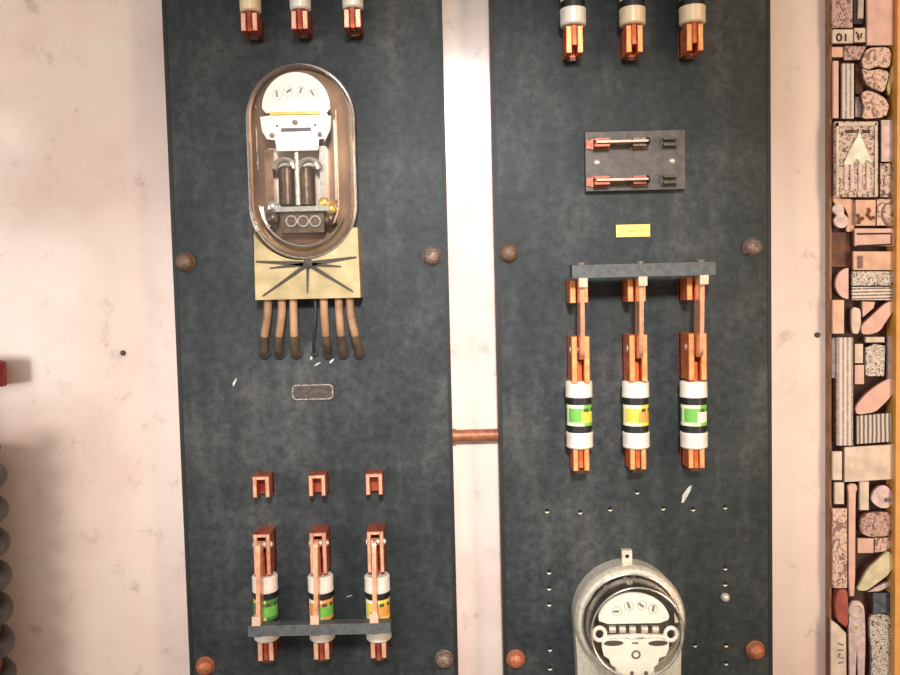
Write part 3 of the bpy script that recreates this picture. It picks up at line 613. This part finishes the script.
block(rc(833.5, 61, 838.5, 118), F_PLAIN, 'very thin pink strip against the left rail, near the tray top', 20)
block(rc(842.5, 63.5, 853.8, 118.5), F_COL, 'narrow upright pale strip with engraved column text near the tray top', 24)
block(rc(855.5, 64, 863, 94), BWOOD, 'dark brown wooden spacer right of the narrow column text strip', 12, name='wood_spacer', cat='spacer')
block(rc(855.5, 97, 862.5, 117), F_MAUVE, 'small mauve block at the foot of the dark wooden spacer', 14)
block([(862, 68), (868, 71), (880, 69), (889, 72), (887, 82), (884, 92), (876, 90), (867, 84), (864, 77)], F_SOFT, 'pinkish fish-shaped cast plate, upper of two near the tray top', 25)
block([(861, 94), (867, 90), (876, 93), (885, 98), (889, 106), (886, 117), (862, 119), (865, 108)], F_SOFT, 'pinkish winged cast plate, directly above the big engraved picture block', 25)
block([(893, 64), (894.5, 72), (891, 90), (889.5, 96), (887, 88), (889, 78)], mat('yellow_plate', (226, 204, 150), .45, .2, .06), 'slim slanted yellow piece by the right rail near the tray top', 20)
def picture(t, pl_, M, w):
    q = MB()
    for x0, y0, x1, y1 in ((836, 123, 876, 125.5), (836, 123, 838, 196), (874.5, 123, 876.5, 196)):
        a = M(x0, y0); c = M(x1, y1); q.box(a[0], c[0], c[1], a[1], w, w + 1.2, .3)
    q.build('raised_border', F_CREAM, pl_)
    q = MB()
    for x in (844, 850, 858, 866):
        a = M(x, 163); c = M(x + 3.4, 190); q.box(a[0], c[0], c[1], a[1], w, w + 1.2, .4)
    q.build('raised_columns', F_MAUVE, pl_)
    q = MB(); q.prism([M(*p) for p in ((843, 164), (850, 149), (856, 138), (859, 131), (862, 140), (866, 150), (872, 164), (866, 160), (862, 165), (856, 159), (850, 165))], w, w + 1.3, .3, 1); q.build('raised_figure', mat('pale_green_plate', (208, 212, 198), .4, .2, .08), pl_)
    q = MB()
    for x0, y0, x1, y1 in ((845, 130, 854, 133), (862, 130, 870, 133)):
        a = M(x0, y0); c = M(x1, y1); q.box(a[0], c[0], c[1], a[1], w, w + .3)
    q.build('inked_bands', K_INK, pl_)
block(rc(835, 121.5, 878, 197), F_ENG, 'large engraved picture block with tree figure over upright columns', 26, extra=picture)
block(rc(881.5, 120, 893, 161.5), F_MAUVE, 'tall smooth pale mauve block right of the engraved picture block', 22)
block(rc(880.5, 163.5, 894, 197), F_ENG, 'narrow engraved block by the right rail, beside the columns of the picture block', 22)
block([(833, 190), (840, 199), (851, 199), (854.5, 202), (854.5, 231), (846, 232), (849, 216), (844, 206), (834, 204)], F_PEACH, 'curved peach bracket plate around the snowman-shaped piece', 17)
block(disc(838.5, 209.5, 5.6, None, 14, PI*.95, PI*2.12) + disc(841.5, 221, 7, None, 18, -PI*.36, PI*1.28), F_MAUVE, 'pinkish snowman-shaped plate of two joined discs at the left rail', 22)
block(rc(856, 200, 875.5, 225.5), F_PEACH, 'peach block with a dark seated figure, below the engraved picture block', 24, extra=stroke('inked_figure', [[(868, 208), (869, 211), (867, 215), (871, 219), (874, 217)], [(857, 214), (859, 219), (858, 224)], [(859, 220), (863, 218)]], 1.9, mat('brown_ink', (132, 84, 66), .6)))
block(rc(877, 199, 894, 225.5), F_SOFT, 'pale curled ornament block right of the seated figure block', 23, extra=stroke('inked_curl', [disc(890, 214, 8, 11, 14, PI*.6, PI*1.5)], 1.0, G_INK))
block(rc(855, 228.5, 894, 246), F_PLAIN, 'wide pink bar block with an inked border, mid upper tray', 25, extra=stroke('inked_border', [[(857, 234), (891, 233.5), (891, 244.5), (857, 246)]], 1.0, K_INK))
block(rc(830.5, 232.5, 850, 267), BWOOD, 'rough brown wooden spacer sunk at the left rail below the snowman-shaped piece', 11, name='wood_spacer', cat='spacer', mount=DARKWOOD)
block(rc(853.5, 251.5, 894.5, 270), F_PEACH, 'wide pinkish block with a small dark panel at its left end', 24, extra=stroke('inked_panel', [[(860, 256), (860, 268)]], 2.6, mat('panel_ink', (150, 116, 112), .6, 0, .3, 400)))
block(disc(848.5, 283.5, 12.5, 15.5, 16, PI*.5, PI*1.5), F_PLAIN, 'pink half-moon plate with flat side to the right, mid tray', 22)
block(rc(852.5, 271.5, 894.5, 285.5), F_ENGG, 'wide grey block of small engraved type next to the half-moon plate', 23)
block(rc(852.5, 287, 894.5, 300), F_TEXT, 'wide grey block of text lines right under another type block, mid tray', 23)
block(rc(833, 300, 844, 333.5), F_PEACH, 'peach upright block below the half-moon plate', 22)
block([(851.5, 310), (854, 307), (860.5, 309), (861, 326), (858, 334), (852, 333)], F_CREAM, 'rounded cream finger-shaped piece in the dark gap, mid tray', 20)
block([(862.5, 301.5), (875, 302), (873.5, 308), (863, 317)], F_PLAIN, 'small pink wedge above the first slanted wedge plate', 19)
block([(862, 325), (876, 312), (886, 303), (893.5, 300.5), (893.5, 311), (887, 320), (880, 331), (870, 334.5), (862, 334)], F_PLAIN, 'slanted pink wedge plate, uppermost of three slanted plates', 24)
block(rc(837.5, 337.5, 853, 445.5), F_COL, 'long tall pale column of engraved text at mid tray', 25)
block(rc(832.5, 338, 836.5, 378), F_MAUVE, 'thin mauve slip between left rail and long text column', 17)
block(rc(855, 344, 863, 363), F_CREAM, 'short cream upright right of the long text column', 20)
block(rc(855, 365, 864, 384), F_PLAIN, 'short pink upright under the cream upright, beside the long text column', 19)
block(rc(866, 337, 884.5, 342.3), F_CREAM, 'short white bar just under the uppermost slanted plate', 22)
block([(866, 348), (875, 344), (885, 346), (884, 376), (866, 376)], F_ENGG, 'engraved grey ornament block below the short white bar', 21)
block([(888, 336), (895, 335), (894.5, 376), (888, 379)], F_MAUVE, 'mauve curved slip at the right rail, mid tray', 19)
block([(855.5, 407), (865, 395), (876, 386), (892, 377), (894.5, 383), (894, 393), (884, 404), (875, 412), (857, 415)], F_PLAIN, 'slanted pinkish wedge plate above the barred grey block', 24)
block([(857.5, 416), (891.5, 413), (891.5, 441.5), (857.5, 444)], F_BARS, 'grey block with upright dark bars below a slanted plate', 24)
block([(845, 447.5), (894, 444.5), (894, 479), (845, 482)], F_CREAM, 'large blank cream block in the lower middle of the tray', 25)
block(rc(833, 451.5, 842, 480), F_CREAM, 'slim cream strip left of the large blank cream block', 21)
block(rc(835, 482.5, 844, 504), F_CREAM, 'stubby cream piece at left, under the slim cream strip', 20)
block([(848, 486), (851, 483.5), (856, 484), (857.5, 489), (855.5, 493), (855, 596), (849, 596), (849, 493)], F_PLAIN, 'long round-headed upright rod in the lower tray', 22)
block(rc(860, 481.5, 868.8, 510), F_CREAM, 'cream upright slip under the large blank cream block', 23)
block([(874, 491), (879, 486), (886, 485.5), (891, 490), (893, 498), (894, 502), (888, 508), (880, 508), (873, 503), (871, 498)], F_MAUVE, 'rounded cap-shaped plate below the large blank cream block at right', 23, extra=stroke('inked_patch', [[(885, 500), (890, 499)]], 2.2, mat('green_grey_ink', (120, 124, 108), .6)))
block([(860, 521), (865, 514), (875, 512), (888, 512), (893.5, 518), (894, 530), (888, 536), (870, 537), (861, 533)], F_ENGP, 'large rounded mauve plate with faint engraving, lower tray', 23)
block(rc(833, 508.5, 847, 588), F_SOFT, 'tall peach block with faint figures along the left rail, lower tray', 21, mount=WOOD)
block(rc(858, 538.5, 873.5, 553), F_PLAIN, 'small pink block under the rounded mauve plate, left', 20)
block([(875, 538), (893, 537.5), (892, 547), (886, 551), (875, 552.5)], F_SOFT, 'small pale block under the rounded mauve plate, right', 20)
block([(857, 590), (861, 582), (868, 569), (880, 558), (888, 551), (894, 556), (893.5, 567), (887, 576), (876, 584), (866, 591)], mat('yellowish_plate', (214, 206, 172), .5, .1, .08, 60), 'slanted yellowish wedge plate, lowest of three slanted plates', 24)
block([(868, 592), (880, 585), (893.5, 580), (894, 584), (880, 591)], F_MAUVE, 'slim grey slanted bar below the yellowish wedge plate', 18)
block([(838, 590), (846.5, 589), (848, 600), (848, 629), (837, 620), (835.5, 606)], REDW, 'red painted pointed block near the bottom left of the tray', 22, mount=REDW)
block([(831.5, 620), (838, 625), (846, 633), (846.5, 690), (831.5, 690)], F_CREAM, 'cream plate with faint upright lettering at the bottom left of the tray', 22, extra=stroke('faint_lettering', [[(838, 643), (843, 645)], [(837.5, 650), (843, 650)], [(840, 653), (838, 657), (843, 658)], [(838, 663), (843, 662)]], .9, G_INK))
def key(t, pl_, M, w):
    q = MB(); q.ring(*M(856, 610), w, 6.5, 2.0, 20, 8); q.ring(*M(855, 628), w, 3.8, 1.5, 16, 8); q.build('raised_rings', F_CREAM, pl_)
block([(849.5, 606), (853, 601), (860, 601), (864.5, 607), (865.5, 640), (864, 690), (859, 690), (857, 642), (855, 690), (850, 690), (849, 632)], F_MAUVE, 'two-legged grey plate with raised rings at the bottom of the tray', 21, extra=key)
block(rc(873, 593, 891.5, 613), BLUEM, 'small blue-black block at the right, near the tray bottom', 19)
block([(870, 616), (880, 614), (890, 616), (893, 630), (890, 645), (892, 690), (871, 690), (872, 650), (869.5, 632)], F_ENGG, 'engraved statue-shaped grey plate at the bottom right of the tray', 22)

# ------------------------------------------------------------------ light
wd_ = bpy.data.worlds.new('room_light'); bpy.context.scene.world = wd_; wd_.use_nodes = True
nt = wd_.node_tree; bg = nt.nodes['Background']
tc = N(nt, 'ShaderNodeTexCoord'); sx = N(nt, 'ShaderNodeSeparateXYZ'); nt.links.new(tc.outputs['Generated'], sx.inputs[0])
mth = N(nt, 'ShaderNodeMath', operation='MULTIPLY_ADD'); mth.inputs[1].default_value = -1.0; nt.links.new(sx.outputs['Y'], mth.inputs[0])
mz_ = N(nt, 'ShaderNodeMath', operation='MULTIPLY'); mz_.inputs[1].default_value = 0.45; nt.links.new(sx.outputs['Z'], mz_.inputs[0]); nt.links.new(mz_.outputs[0], mth.inputs[2])
mr = N(nt, 'ShaderNodeMapRange'); mr.inputs['From Min'].default_value = -1; nt.links.new(mth.outputs[0], mr.inputs['Value'])
r = ramp(nt, mr.outputs[0], [(0.0, (0.10, 0.07, 0.05, 1)), (0.45, (0.16, 0.13, 0.11, 1)), (0.68, (0.34, 0.30, 0.27, 1)), (0.86, (0.85, 0.79, 0.73, 1)), (1.0, (1.35, 1.28, 1.2, 1))])  # gradient brightened behind the viewer, added to light front-facing metal
nt.links.new(r.outputs['Color'], bg.inputs['Color']); bg.inputs['Strength'].default_value = 0.47
def area(name, loc, target, size, power, col, sy=None):
    ld = bpy.data.lights.new(name, 'AREA'); ld.size = size; ld.energy = power; ld.color = col
    if sy: ld.shape = 'RECTANGLE'; ld.size_y = sy
    o = bpy.data.objects.new(name, ld); C.objects.link(o); o.location = loc
    o.rotation_euler = (Vector(target) - Vector(loc)).to_track_quat('-Z', 'Y').to_euler(); return o
def bulb(name, loc, r_, power, col):
    ld = bpy.data.lights.new(name, 'POINT'); ld.shadow_soft_size = r_; ld.energy = power; ld.color = col
    o = bpy.data.objects.new(name, ld); C.objects.link(o); o.location = loc; return o
def spot(name, loc, target, deg, blend, power, col, r_):
    ld = bpy.data.lights.new(name, 'SPOT'); ld.spot_size = math.radians(deg); ld.spot_blend = blend; ld.energy = power; ld.color = col; ld.shadow_soft_size = r_
    o = bpy.data.objects.new(name, ld); C.objects.link(o); o.location = loc
    o.rotation_euler = (Vector(target) - Vector(loc)).to_track_quat('-Z', 'Y').to_euler(); return o
spot('added_gap_spot', (0.06, -1.8, 0.75), (0.02, 0, -0.05), 37, 1.0, 215, (1, .98, .98), 0.12)  # added spot from above, narrowed to whiten the wall gap
area('left_soft_lamp', (-1.55, -1.45, 0.02), (-0.1, 0, -0.12), 0.6, 15, (1, .93, .90))  # soft lamp out of view on the left, inferred from the hose's shadow
area('warm_lamp', (1.30, -1.15, 0.0), (0.5, 0, 0), 0.3, 14, (1, .69, .43), 1.6)
def mirror(px, py, dist):
    p = at(px, py, WB); d = (p - CAM).normalized(); d.y = -d.y; return p + d * dist
bulb('pendant_bulb', mirror(15, 66, 0.9), 0.022, .22, (1, .8, .5))
bulb('pendant_bulb', mirror(8, 131, 0.9), 0.035, .8, (1, .92, .8))
bulb('pendant_bulb', mirror(19, 156, 0.9), 0.03, .4, (.85, .85, 1))

sc = bpy.context.scene
sc.view_settings.view_transform = 'Standard'; sc.view_settings.look = 'None'; sc.view_settings.gamma = 1.0; sc.view_settings.use_curve_mapping = False
sc.view_settings.exposure = 0.0
